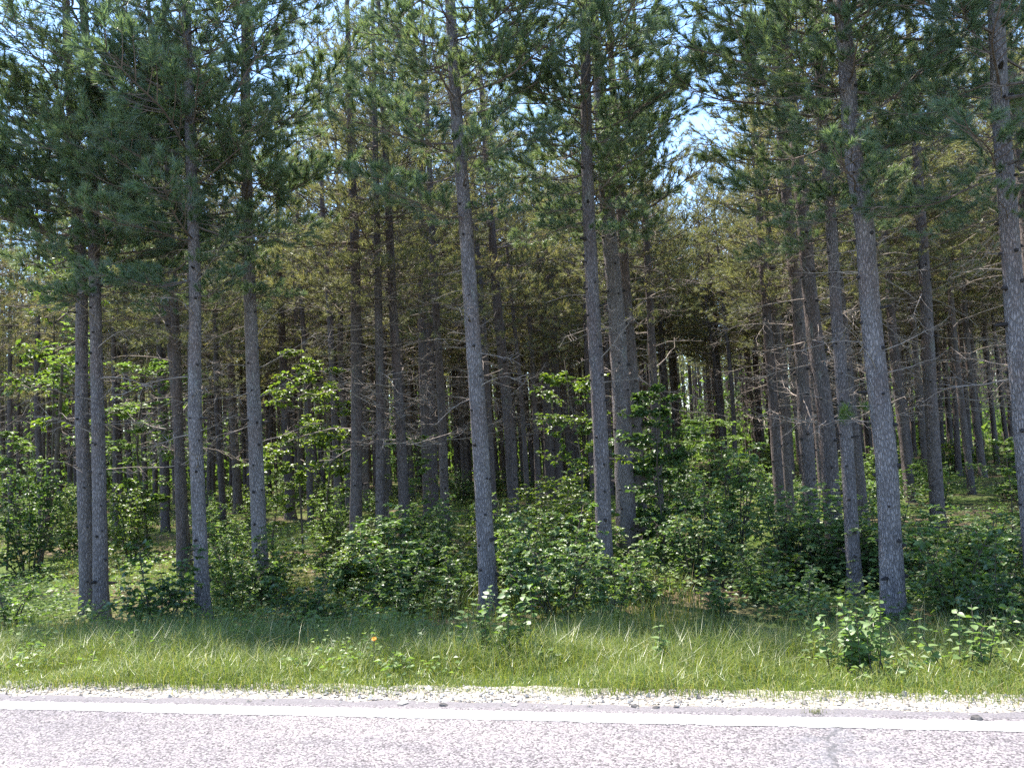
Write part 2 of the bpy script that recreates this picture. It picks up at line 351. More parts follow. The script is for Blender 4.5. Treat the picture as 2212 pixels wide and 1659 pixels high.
# ------------------------------------------------------------------ pine pieces
def needles(bases, dirs, g, per=42, ln=(0.11, 0.17), width=0.0045, shoot=0.12):
    n = len(bases)
    if n == 0: return np.zeros((0, 3)), np.zeros((0, 3), int)
    b = np.repeat(bases, per, 0); d = norm(np.repeat(dirs, per, 0)); k = len(b)
    q = g.normal(0, 1, (k, 3)); q = norm(q - (q * d).sum(1, keepdims=True) * d)
    ang = g.uniform(0.12, 1.0, k)[:, None]
    nd = d * np.cos(ang) + q * np.sin(ang); L = g.uniform(*ln, k)[:, None]
    p = b + d * (g.uniform(-1.0, 0.25, k)[:, None] * shoot)
    side = norm(np.cross(nd, g.normal(0, 1, (k, 3)))) * width / 2
    v = np.stack([p - side, p + side, p + nd * L - np.array([0, 0, 0.012])], 1).reshape(-1, 3)
    return v, np.arange(3 * k).reshape(-1, 3)

def live_branch(seed, per=42, wide=0.0045, sides=5, L=2.0, dens=1.0):
    g = np.random.default_rng(seed); A = Acc(); tb, td = [], []
    x = np.linspace(0, 1, 9)
    p = np.stack([x * L, 0.22 * L * (vnoise(x * 2 + seed, 0.5 + 0 * x) - vnoise(np.array([seed + 0.0]), np.array([0.5]))), 0.02 * L * np.sin(x * 9 + seed) - 0.10 * L * x + 0.24 * L * x ** 2.2], -1)
    A.add(*tube(p, np.interp(x, [0, 1], [0.020, 0.005]), sides))
    at = lambda q, k: np.array([np.interp(k, x, q[:, c]) for c in range(3)])
    for k in np.arange(0.26, 1.0, 0.085 / dens):
        for sgn in (-1, 1):
            if g.random() < 0.12: continue
            l2 = (0.30 + 0.55 * (1 - k)) * g.uniform(0.6, 1.15) * L / 2
            a = sgn * g.uniform(0.5, 1.0); b0 = at(p, k)
            dv = np.array([math.cos(a), math.sin(a), g.uniform(-0.1, 0.4)])
            y = np.linspace(0, 1, 4)[:, None]
            q = b0 + y * l2 * dv + np.array([0, 0, 0.25 * l2]) * y ** 2
            A.add(*tube(q, [0.008, 0.006, 0.005, 0.003], 3))
            e = norm(q[-1] - q[-2]); tb.append(q[-1]); td.append(e + g.normal(0, 0.12, 3))
            for m in range(int(l2 / 0.17 * dens)):
                kk = g.uniform(0.35, 0.95); c0 = q[0] + kk * (q[-1] - q[0]); c0[2] = np.interp(kk, y[:, 0], q[:, 2])
                dd = e + g.normal(0, 0.55, 3); dd[2] += 0.25; dd = norm(dd); l3 = g.uniform(0.10, 0.24)
                A.add(*tube(np.array([c0, c0 + dd * l3]), [0.004, 0.003], 3, False)); tb.append(c0 + dd * l3); td.append(dd + np.array([0, 0, 0.2]))
    tb.append(p[-1]); td.append(p[-1] - p[-2])
    wv, wf = A.get(); nv, nf = needles(np.array(tb), np.array(td), g, per, width=wide)
    return (wv, wf), (nv, nf)

def dead_branch(seed, L=1.3, sides=4, r=0.011):
    g = np.random.default_rng(seed + 900); A = Acc(); x = np.linspace(0, 1, 7)
    curve = g.uniform(-0.35, 0.25)
    p = np.stack([x * L, 0.35 * L * (vnoise(x * 2.5 + seed * 3.7, 2.5 + 0 * x) - 0.5) * x, curve * L * x ** 2 + g.uniform(-0.05, 0.25) * L * x + 0.03 * L * g.normal(0, 1, 7) * x], -1)
    A.add(*tube(p, np.interp(x, [0, 1], [r, r * 0.3]), sides))
    for m in range(g.integers(5, 11)):
        k = g.uniform(0.3, 0.95); b0 = np.array([np.interp(k, x, p[:, c]) for c in range(3)])
        a = g.choice([-1, 1]) * g.uniform(0.4, 1.1); l2 = L * g.uniform(0.15, 0.45) * (1.2 - k)
        dv = np.array([math.cos(a), math.sin(a), g.uniform(-0.5, 0.35)]); y = np.linspace(0, 1, 4)[:, None]
        q = b0 + y * l2 * dv + y ** 2 * l2 * g.normal(0, 0.15, 3)
        A.add(*tube(q, np.array([0.5, 0.4, 0.3, 0.18]) * r, 3))
        if g.random() < 0.6:
            c0 = q[2]; A.add(*tube(np.array([c0, c0 + 0.5 * l2 * norm(dv + g.normal(0, 0.7, 3))]), [0.3 * r, 0.15 * r], 3))
    return A.get()

NLIVE, NDEAD = 10, 9
LIVE = [live_branch(i, 80, 0.0085, dens=0.85) for i in range(NLIVE)]
LIVE_FAR = [live_branch(40 + i, 28, 0.0105, 3, dens=0.55) for i in range(8)]
DEAD = [dead_branch(i) for i in range(NDEAD)]
ME_WOOD = [mesh("branch_wood", *l[0], M_LIMB) for l in LIVE]
ME_NEED = [mesh("needle_tufts", *l[1], M_NEEDLE) for l in LIVE]
ME_DEAD = [mesh("dead_branch", *d, M_TWIG) for d in DEAD]

def placed(vf, M3, loc): return vf[0] @ M3.T + loc, vf[1]

def whorls(g, h0, h1, step, nmin, nmax):
    h = h0
    while h < h1:
        n = int(g.integers(nmin, nmax + 1)); a0 = g.uniform(0, 2 * PI)
        for k in range(n): yield h + g.normal(0, 0.05), a0 + k * 2 * PI / n + g.normal(0, 0.3)
        h += step * g.uniform(0.8, 1.2)

def crown_len(h, cb, H):
    u = (h - cb) / max(H - cb, 0.1)
    return np.interp(u, [0, 0.2, 0.5, 0.8, 1.0], [0.72, 0.95, 0.86, 0.55, 0.2])
def crown_pitch(h, cb, H, g):                 # positive lifts the branch
    u = (h - cb) / max(H - cb, 0.1)
    return np.interp(u, [0, 0.4, 1.0], [-0.10, 0.22, 0.8]) + g.normal(0, 0.13)

def crown_meshes(seed, cb, H, lib, nm, dead_from=None, axis=None, thin=0.0, maxr=1.0, topthin=0.0, side=0.0):
    """limbs, needles and dead branches of a whole crown, root at the tree's foot"""
    g = np.random.default_rng(seed); W, Nd, D = Acc(), Acc(), Acc()
    ax = axis if axis is not None else (lambda h: np.array([0, 0, h]))
    for h, a in whorls(g, cb, H - 0.15, 0.46, 4, 6):
        if g.random() < thin + topthin * max(0, (h - 8.5) / 5) + 0.25 * max(0, 1 - (h - cb) / 1.2) + side * max(0, math.sin(a + THETA)): continue
        i = int(g.integers(len(lib))); sc = crown_len(h, cb, H) * g.uniform(0.75, 1.15) * maxr
        M = rotz(a) @ roty(-crown_pitch(h, cb, H, g)) @ rotx(g.normal(0, 0.3)) * sc
        W.add(*placed(lib[i][0], M, ax(h))); Nd.add(*placed(lib[i][1], M, ax(h)))
    if dead_from is not None:
        for h, a in whorls(g, dead_from, cb + 3.0, 0.36, 2, 5):
            if g.random() < 0.25: continue
            i = int(g.integers(NDEAD)); M = rotz(a) @ roty(g.normal(0.02, 0.22)) @ rotx(g.uniform(-1, 1)) * g.uniform(0.35, 1.3)
            D.add(*placed(DEAD[i], M, ax(h)))
    return [mesh("pine_limbs", *W.get(), M_LIMB), mesh("pine_needles", *Nd.get(), nm)] + ([mesh("dead_branches", *D.get(), M_TWIG)] if dead_from is not None else [])

def trunk_geo(pts, rad, sides, seed, rough=0.06):
    """tapered, slightly knobbly trunk around a bent axis"""
    p = np.asarray(pts); n = len(p); v, f = tube(p, np.ones(n), sides, True)
    g = np.random.default_rng(seed)
    vv = v[:-1].reshape(n, sides, 3); c = p[:, None]
    ang = np.arange(sides)[None] * 1.0; hh = np.arange(n)[:, None]
    d = 1 + rough * 2 * (vnoise(ang * 2.1 + seed * 1.3, hh * 0.63) - 0.5) + rough * 1.3 * (vnoise(ang * 5.3 + seed, hh * 1.9 + 11) - 0.5)
    d[:, -1] = d[:, -1]
    vv = c + (vv - c) * (rad[:, None] * d)[..., None]
    v = np.concatenate([vv.reshape(-1, 3), v[-1:]]); return v, f

# ------------------------------------------------------------------ the pines one can tell apart, from left to right
# (foot pixel), pixels further up the trunk, width of the trunk in pixels, foot hidden?, live branches start (px row), label, detail level
GP = "pines of the roadside plantation"
PINES = [
 ((191, 1322), [(178, 900), (171, 620), (158, 420), (150, 200)], 28, 680, "left one of the two slim grey pines standing with feet touching", 2),
 ((219, 1332), [(212, 900), (205, 450), (195, 200), (183, 0)], 28, 620, "right one of the two slim grey pines standing with feet touching", 2),
 ((441, 1345), [(425, 900), (418, 620), (411, 300), (408, 100)], 29, 640, "slim pine with sun-bright left edge, foot hidden by a broad dark oak bush", 2),
 ((402, 1232), [(380, 840), (350, 480), (338, 300)], 23, 560, "leaning dark pine close behind the slim pine with the bright edge", 1),
 ((566, 1300), [(550, 900), (536, 560), (530, 250), (527, 0)], 31, 640, "straight grey pine with a dark shrub heaped around its foot", 2),
 ((628, 1120), [(615, 850), (602, 540), (598, 400)], 20, 470, "thin dark pine with yellow-green sapling leaves on both sides", 1),
 ((515, 1110), [(505, 880), (492, 700)], 18, 640, "thin pine half hidden left of the straight grey pine", 1),
 ((767, 1224), [(772, 900), (768, 560), (760, 400)], 26, 420, "dark upright pine standing alone, foot clear above pale low leaves", 1),
 ((820, 1228), [(822, 900), (815, 620)], 19, 560, "thin pine close right of the dark upright pine, reddish low bark", 1),
 ((877, 1225), [(866, 950), (850, 700)], 22, 600, "slim pine midway between the dark upright pine and the pale centre pine", 1),
 ((963, 1180), [(955, 900), (940, 640)], 19, 560, "thin shaded pine just left of the pale centre pine", 1),
 ((1057, 1325), [(1040, 1000), (1022, 720), (1006, 480), (985, 250), (972, 0)], 36, 470, "tall pale grey pine at the centre, long bare trunk leaning left", 2),
 ((1114, 1150), [(1098, 900), (1072, 640), (1055, 400)], 24, 380, "leaning pine close behind and right of the pale centre pine", 1),
 ((1190, 1080), [(1180, 850), (1166, 560), (1152, 380)], 21, 400, "left one of a close dark pair behind the green sapling", 1),
 ((1206, 1075), [(1202, 850), (1188, 600)], 20, 480, "right one of a close dark pair behind the green sapling", 1),
 ((1309, 1290), [(1297, 950), (1280, 640), (1268, 350), (1264, 60)], 33, 480, "tall grey pine left of the alley with short broken limbs", 2),
 ((1356, 1225), [(1345, 900), (1330, 640), (1316, 500)], 41, 520, "thickest stem beside the alley, bright edge on its left side", 2),
 ((1388, 1190), [(1372, 900), (1352, 640)], 26, 480, "shaded pine pressed close behind the thickest stem by the alley", 1),
 ((1428, 1168), [(1416, 900), (1404, 640)], 19, 600, "slim pine in dark foliage at the left side of the alley", 1),
 ((1688, 1140), [(1668, 830), (1655, 690)], 22, 560, "first slim pine right of the alley, dark foot among ferny leaves", 1),
 ((1708, 1130), [(1692, 900), (1676, 740)], 20, 600, "second slim pine right of the alley, sunlit sliver on its edge", 1),
 ((1757, 1180), [(1738, 850), (1716, 600), (1708, 540)], 30, 500, "brown pine right of the alley with bare limbs reaching left", 1),
 ((1806, 1215), [(1782, 900), (1752, 640), (1735, 470)], 36, 450, "stout dark leaning pine left of the pine with tufts on its trunk", 1),
 ((1847, 1282), [(1830, 950), (1808, 680), (1793, 490)], 27, 500, "slender pine with green needle tufts sprouting from its trunk", 2),
 ((1931, 1350), [(1915, 1000), (1892, 700), (1868, 480), (1845, 310), (1830, 120)], 45, 450, "thickest roadside pine at right, dotted with dark knots", 2),
 ((2027, 1142), [(2010, 850), (1998, 620), (1992, 500)], 28, 480, "straight pine behind and right of the thickest roadside pine", 1),
 ((2252, 1372), [(2222, 1000), (2200, 720), (2182, 480), (2165, 250), (2148, 40)], 42, 470, "pine at the right edge with its foot outside the picture", 2),
]
TRACED = []
def smooth_path(hs, pts, hq):
    """monotone-ish interpolation of the trunk axis"""
    out = np.stack([np.interp(hq, hs, pts[:, c]) for c in range(3)], -1)
    for _ in range(3): out[1:-1] = (out[:-2] + 2 * out[1:-1] + out[2:]) / 4
    return out
TOPS = [crown_meshes(300 + i, 7.6, 14.2, LIVE_FAR, M_NEEDLE, maxr=1.05, thin=0.0, side=0.3) for i in range(3)]
MID, MIDN = [], []
for i in range(6):
    MIDN.append(crown_meshes(560 + i, [4.6, 5.1, 4.3, 5.5, 4.9, 5.2][i], [11.8, 12.4, 11.4, 12.6, 12, 12.2][i], LIVE_FAR, M_NEEDLEB, dead_from=2.4, maxr=1.0, thin=0.2, topthin=1.0))
    MID.append(crown_meshes(500 + i, [6.0, 6.6, 5.6, 7.0, 6.2, 6.8][i], [13.8, 14.3, 13.4, 14.6, 13.9, 14.2][i], LIVE_FAR, M_NEEDLEB, dead_from=2.6, maxr=1.25, thin=0.04, topthin=0.0))

def put(name, data, parent, loc, M3=None, kind=None, label=None):
    o = link(name, data, parent, label, kind=kind)
    m = np.eye(4); m[:3, 3] = loc
    if M3 is not None: m[:3, :3] = M3
    o.matrix_local = Matrix(m.tolist()); return o

for idx, (foot, ups, wpx, live_px, label, lod) in enumerate(PINES):
    g = np.random.default_rng(1000 + idx)
    b = hit(*foot); depth = b[1]
    pts = [b - np.array([0, 0, 0.15])] + [on_plane(px, py, depth) for px, py in ups]
    pts = np.array(pts); pts[:, 1] += g.normal(0, 0.05, len(pts)) * (np.arange(len(pts)) > 0)
    up = norm(pts[-1] - pts[max(0, len(pts) - 3)]); H = 14.2 * g.uniform(0.95, 1.05)
    lean = up * np.array([0.6, 0.6, 1]); lean /= lean[2]
    pts = np.concatenate([pts, [pts[-1] + lean * (H + b[2] - pts[-1][2])]])
    rel = pts - b; r0 = wpx * depth / FPX / 2
    hq = np.concatenate([[-0.15, -0.02, 0.06, 0.14, 0.24, 0.38], np.arange(0.55, 9.0, 0.16 if lod == 2 else 0.3), np.arange(9.2, H, 0.5), [H]])
    axis = smooth_path(rel[:, 2], rel, hq); axis[:, 2] = hq
    rad = r0 * np.interp(hq, [-0.2, 0, 0.3, 1.0, 5, 9, H], [1.75, 1.5, 1.13, 1.03, 0.86, 0.62, 0.06])
    ax = lambda h: np.array([np.interp(h, hq, axis[:, c]) for c in range(3)])
    root = empty("pine_tree", b, label, "pine tree", GP)
    TRACED.append((b[0], b[1]))
    tv, tf = trunk_geo(axis, rad, 26 if lod == 2 else 14, idx * 7 + 3, 0.05 if lod == 2 else 0.06)
    put("trunk", mesh("trunk", tv, tf, M_BARK if lod == 2 else M_BARKB, True), root, (0, 0, 0))
    # knots and snapped-off stubs left by old whorls
    K = Acc()
    for h, a in whorls(g, 0.5, 6.2, 0.42, 2, 4):
        rr = np.interp(h, hq, rad); d = np.array([math.cos(a), math.sin(a), g.uniform(-0.1, 0.25)])
        c0 = ax(h) + d * rr * 0.8; ln = g.choice([0.03, 0.035, 0.05, 0.12], p=[0.4, 0.3, 0.2, 0.1]) + 0.2 * rr
        K.add(*tube(np.array([c0, c0 + d * ln * 0.75, c0 + d * ln]), np.array([1.3, 0.9, 0.55]) * (0.010 + 0.09 * rr) * g.uniform(0.7, 1.3), 5))
    put("branch_stubs", mesh("branch_stubs", *K.get(), M_STUB), root, (0, 0, 0), kind="stuff")
    live_h = on_plane(foot[0], live_px, depth)[2] - b[2]
    if lod == 2:
        live_h = min(live_h, 7.4)
        for h, a in whorls(g, live_h, 8.2, 0.28, 4, 6):
            away = max(0.0, math.sin(a + THETA))      # roadside pines are fuller on the open side
            if g.random() < 0.30 * max(0, 1 - (h - live_h) / 1.0) + 0.04 + 0.36 * away: continue
            i = int(g.integers(NLIVE)); sc = np.interp(h - live_h, [0, 1.5, 4], [0.55, 0.85, 0.98]) * g.uniform(0.5, 1.2) * (1.1 - 0.35 * away)
            M = rotz(a) @ roty(-(np.interp(h - live_h, [0, 3], [-0.12, 0.2]) + g.normal(0, 0.14))) @ rotx(g.normal(0, 0.3)) * sc
            w = put("branch", ME_WOOD[i], root, ax(h), M); put("needles", ME_NEED[i], w, (0, 0, 0), kind="stuff")
        dead_lo = max(2.2, live_h - 2.4)
        for h, a in whorls(g, dead_lo, min(live_h + 2.0, 8), 0.42, 2, 4):
            if g.random() < 0.25: continue
            i = int(g.integers(NDEAD)); M = rotz(a) @ roty(g.normal(0.0, 0.22)) @ rotx(g.uniform(-1, 1)) * g.uniform(0.25, 0.95)
            put("dead_branch", ME_DEAD[i], root, ax(h), M)
        T = TOPS[idx % 3]; x7 = ax(7.6) - np.array([0, 0, 7.6]); M = rotz(g.normal(0, 0.35)) * np.array([1, 1, H / 14.2])
        put("upper_limbs", T[0], root, x7, M); put("crown", T[1], root, x7, M, kind="stuff")
    else:
        T = MIDN[idx % 6]; k = (ax(9) - ax(2)); sh = np.eye(3); sh[0, 2] = k[0] / 7; sh[1, 2] = k[1] / 7
        M = sh @ rotz(g.uniform(0, 6.28)); x0 = ax(6) - sh @ np.array([0, 0, 6.0])
        put("limbs", T[0], root, x0, M); put("crown", T[1], root, x0, M, kind="stuff"); put("dead_branches", T[2], root, x0, M, kind="stuff")
    if "tufts sprouting" in label:
        for (px, py, s_) in ((1828, 890, 0.30), (1868, 880, 0.28), (1822, 905, 0.22)):
            q = on_plane(px, py, depth - 0.15) - b
            tb = np.array([q + g.normal(0, 0.03, 3) for _ in range(5)]); td = g.normal(0, 0.6, (5, 3)) + np.array([0, -0.3, 0.5])
            put("needle_tuft", mesh("needle_tuft", *needles(tb, td, g, 40, (0.10, 0.16), 0.005, 0.05), M_LEAFM), root, (0, 0, 0), kind="stuff")

# ------------------------------------------------------------------ the rows behind
def mid_trunk(seed, H, top=1.0):
    g = np.random.default_rng(seed); hq = np.concatenate([[-0.2, 0, 0.15, 0.4], np.arange(0.8, H, 0.45), [H]])
    p = np.stack([0.18 * (vnoise(hq * 0.22 + seed, 1.0 + 0 * hq) - 0.5), 0.18 * (vnoise(hq * 0.22 + seed, 7.0 + 0 * hq) - 0.5), hq], -1); p[:, :2] -= p[1, :2]
    rad = 0.108 * np.interp(hq, [-0.2, 0, 0.3, 1.0, 5, 9, H], [1.4, 1.3, 1.12, 1.03, 0.86, 0.62, 0.06])
    v, f = trunk_geo(p, rad, 12, seed, 0.06); return mesh("trunk", v, f, M_BARKB, True)
MTR = [mid_trunk(50 + i, 14) for i in range(6)]
# openings in the canopy: trees missing towards the sun from the lit saplings and shrubs
GAPS = []
for ft in ((660, 1205), (585, 1200), (1255, 1245), (320, 1190), (15, 1230), (110, 1190), (700, 1170), (655, 1115), (590, 1100), (1262, 1185), (1480, 1250), (1590, 1200), (1215, 1335), (2110, 1230), (285, 1215), (20, 1130), (110, 1110), (1190, 1215), (1880, 1230), (500, 1235), (800, 1250), (905, 1265), (1640, 1180), (2060, 1200)):
    q = hit(*ft); GAPS += [(q[0] + k * sd[0] / SUNH, q[1] + k * sd[1] / SUNH) for k in (1.6, 3.4)]
g = np.random.default_rng(77)
cand = []
for k in range(-40, 40):
    t0 = 1.25 + 2.15 * k if k >= 0 else -1.25 + 2.15 * (k + 1)
    for s in np.arange(12.3, 62, 1.75):
        ss_, t_ = s + g.normal(0, 0.28), t0 + g.normal(0, 0.16)
        x, y = to_xy(ss_, t_)
        if g.random() < (0.45 if ss_ < 26 else (0.34 if ss_ < 32 else 0.15)): continue
        if y < 5 or min((x - a) ** 2 + (y - b_) ** 2 for a, b_ in TRACED) < 1.0: continue
        lim = y * 0.655
        if x < -lim - (2.5 if ss_ < 19 else 4) or x > lim + 3.0: continue
        px, py, z = project((x, y, float(ground(x, y))))
        if abs(t_) < (1.4 if ss_ < 32 else 0.9) and ss_ < 46: continue
        if min((x - a) ** 2 + (y - b_) ** 2 for a, b_ in GAPS) < 2.6: continue
        if ss_ < 30 and 1285 < px < 1440: continue
        if ss_ < 34 and 1440 < px < 1635: continue
        if ss_ < 21 and (570 < px < 745 or 1215 < px < 1300): continue
        # keep the gaps that the photograph has between the nearer trunks
        if ss_ < 17 and any(a < px < b_ for a, b_ in ((20, 340), (450, 545), (560, 750), (1080, 1300), (1390, 1660), (1950, 2212))): continue
        cand.append((x, y, ss_, px))
cand.sort(key=lambda c: c[1] + 0.15 * abs(c[0]))
near, far = cand[:262], cand[262:]
print("pines: near", len(near), "far", len(far), "nearest far", far[0][1] if far else None)
MARK = [(-1e9, ""), (205, "the twin grey pines"), (441, "the slim bright-edged pine"), (566, "the straight grey pine"), (767, "the dark upright pine"), (1057, "the pale centre pine"),
        (1309, "the tall pine left of the alley"), (1500, "the alley"), (1806, "the stout leaning pine"), (1931, "the thickest roadside pine"), (2252, "")]
ORD = "first second third fourth fifth sixth seventh eighth ninth tenth eleventh twelfth thirteenth fourteenth fifteenth sixteenth seventeenth eighteenth nineteenth twentieth".split()
def zone(px): return max(i for i, (m, _) in enumerate(MARK) if m <= px)
def band(s): return "near-row" if s < 18 else ("middle-row" if s < 28 else "far-row")
def name_rows(items, noun, known=()):
    """items: (px, s); a label each, counting rightwards from the nearest named tree"""
    out = [None] * len(items); al = [(p, s_, i) for i, (p, s_) in enumerate(items)] + [(p, s_, None) for p, s_ in known]
    cnt = {}
    for p, s_, i in sorted(al, key=lambda q: q[0]):
        z, b_ = zone(p), band(s_); k = cnt[(z, b_)] = cnt.get((z, b_), 0) + 1
        if i is None: continue
        if b_ == "far-row" or k > 20:
            out[i] = "%s %s, %s" % (b_, noun, "at the left edge of the wood" if z == 0 else ("at the right edge of the wood" if z == 10 else ("between %s and %s" % (MARK[z][1], MARK[z + 1][1] or "the right edge"))))
        elif z == 0: out[i] = "%s %s %s from the left edge of the picture" % (ORD[k - 1], b_, noun)
        elif z == 10: out[i] = "%s %s %s beyond the right-edge pine" % (ORD[k - 1], b_, noun)
        else: out[i] = "%s %s %s to the right of %s" % (ORD[k - 1], b_, noun, MARK[z][1])
    return out
known = []
for (ft, *_r) in PINES:
    q = hit(*ft); s_ = float(to_st(q[0], q[1])[0])
    if _r[4] == 1: known.append((ft[0], s_))
names = name_rows([(c[3], c[2]) for c in near], "slim pine", known)
for (x, y, s, px), lab in zip(near, names):
    root = empty("pine_tree", (x, y, float(ground(x, y))), lab, "pine tree", GP, g.uniform(0, 6.28))
    i = int(g.integers(6)); sc = g.uniform(0.9, 1.12); th = sc * g.uniform(0.8, 1.2); src = MIDN if s < 19 else MID
    root.rotation_euler = (g.normal(0, 0.012), g.normal(0, 0.012), g.uniform(0, 6.28))
    a = link("trunk", MTR[i], root); a.scale = (th, th, sc)
    for nm, me, kd in (("limbs", src[i][0], None), ("crown", src[i][1], "stuff"), ("dead_branches", src[i][2], "stuff")):
        a = link(nm, me, root, kind=kd); a.scale = (sc * 0.98, sc * 0.98, sc)

# the far side of the wood reads as one mass: trunks and crowns in one mesh
def far_wood():
    g = np.random.default_rng(8); A = Acc()
    P = [(x, y) for x, y, _, _ in far]
    for k in range(1500):
        y = g.uniform(50, 125); x = g.uniform(-y * 0.66 - 12, y * 0.66 + 10)
        s, t = to_st(x, y)
        if abs(t) < 1.0 and s < 46: continue
        P.append((x, y))
    for x, y in P:
        z0 = float(ground(x, y)); H = g.uniform(12.5, 15); l = g.normal(0, 0.15, 2); r = g.uniform(0.085, 0.125)
        A.add(*tube(np.array([[x, y, z0 - 0.1], [x + l[0] * .4, y, z0 + 5], [x + l[0], y + l[1], z0 + H]]), [r * 1.1, r * 0.85, 0.02], 6, False), 0)
        n = 120; h = g.uniform(6.0, H, n); rr = crown_len(h, 5.0, H) * 2.0 * np.sqrt(g.random(n)); a = g.uniform(0, 2 * PI, n)
        c = np.stack([x + rr * np.cos(a), y + rr * np.sin(a), z0 + h + 0.25 * rr], -1); d = norm(g.normal(0, 1, (n, 3)) + np.array([0, 0, 0.5])) * g.uniform(0.2, 0.42, (n, 1))
        w = norm(np.cross(d, g.normal(0, 1, (n, 3)))) * g.uniform(0.04, 0.09, (n, 1))
        v = np.stack([c - w, c + w, c + d], 1).reshape(-1, 3); A.add(v, np.arange(3 * n).reshape(-1, 3), 1)
        if True:                              # young broadleaf growth between the far trunks
            n = 60; bx, by = x + g.normal(0, 1.2), y + g.normal(0, 1.2); hh = g.uniform(1.5, 6.5)
            c = np.stack([bx + g.normal(0, 0.8, n), by + g.normal(0, 0.8, n), z0 + hh * g.random(n)], -1); d = norm(g.normal(0, 1, (n, 3))) * g.uniform(0.2, 0.45, (n, 1))
            w = norm(np.cross(d, g.normal(0, 1, (n, 3)))) * g.uniform(0.07, 0.15, (n, 1))
            v = np.stack([c - w, c + w, c + d], 1).reshape(-1, 3); A.add(v, np.arange(3 * n).reshape(-1, 3), 3)
        m = 26; h = g.uniform(2.0, 8.5, m); a = g.uniform(0, 2 * PI, m); L = g.uniform(0.5, 1.7, m)
        c = np.stack([np.full(m, x), np.full(m, y), z0 + h], -1); e = c + np.stack([np.cos(a) * L, np.sin(a) * L, g.normal(0.05, 0.2, m)], -1)
        w = np.array([0, 0, 0.012]); v = np.stack([c - w, c + w, e], 1).reshape(-1, 3); A.add(v, np.arange(3 * m).reshape(-1, 3), 2)
    n = 26000; y = g.uniform(84, 128, n); x = g.uniform(-0.68, 0.68, n) * y * 1.08; c = np.stack([x, y, ground(x, y) + 14 * g.random(n) ** 0.9], -1)
    d = norm(g.normal(0, 1, (n, 3))) * g.uniform(0.45, 1.0, (n, 1)); w = norm(np.cross(d, g.normal(0, 1, (n, 3)))) * g.uniform(0.12, 0.3, (n, 1))
    A.add(np.stack([c - w, c + w, c + d], 1).reshape(-1, 3), np.arange(3 * n).reshape(-1, 3), 1)
    v, f = A.get(); return mesh("far_pine_wood", v, f, [M_BARKB, M_NEEDLEB, M_TWIG, M_LEAFM], False, A.mats())
link("far_pine_wood", far_wood(), kind="stuff")

# ------------------------------------------------------------------ broadleaf plants
def leaves(c, nrm, d, L, Wd, g, fine=True):
    """folded pointed leaves: centre base c, blade direction d, face normal nrm"""
    n = len(c); d = norm(d); s = norm(np.cross(nrm, d)); up = np.cross(d, s)
    L = L[:, None]; Wd = Wd[:, None]
    b = c; l = c + d * L * 0.42 + s * Wd * 0.5 + up * Wd * 0.14; r = c + d * L * 0.42 - s * Wd * 0.5 + up * Wd * 0.14
    l2 = c + d * L * 0.76 + s * Wd * 0.36 + up * Wd * 0.06; r2 = c + d * L * 0.76 - s * Wd * 0.36 + up * Wd * 0.06
    if not fine:
        v = np.stack([b, l, c + d * L - up * L * 0.14, r], 1).reshape(-1, 3)
        return v, (np.array([[0, 2, 1], [0, 3, 2]])[None] + (np.arange(n) * 4)[:, None, None]).reshape(-1, 3)
    m = c + d * L * 0.55; t = c + d * L - up * L * 0.14
    v = np.stack([b, l, l2, t, r2, r, m], 1).reshape(-1, 3)
    tri = np.array([[0, 6, 1], [1, 6, 2], [2, 6, 3], [3, 6, 4], [4, 6, 5], [5, 6, 0]])
    return v, (tri[None] + (np.arange(n) * 7)[:, None, None]).reshape(-1, 3)

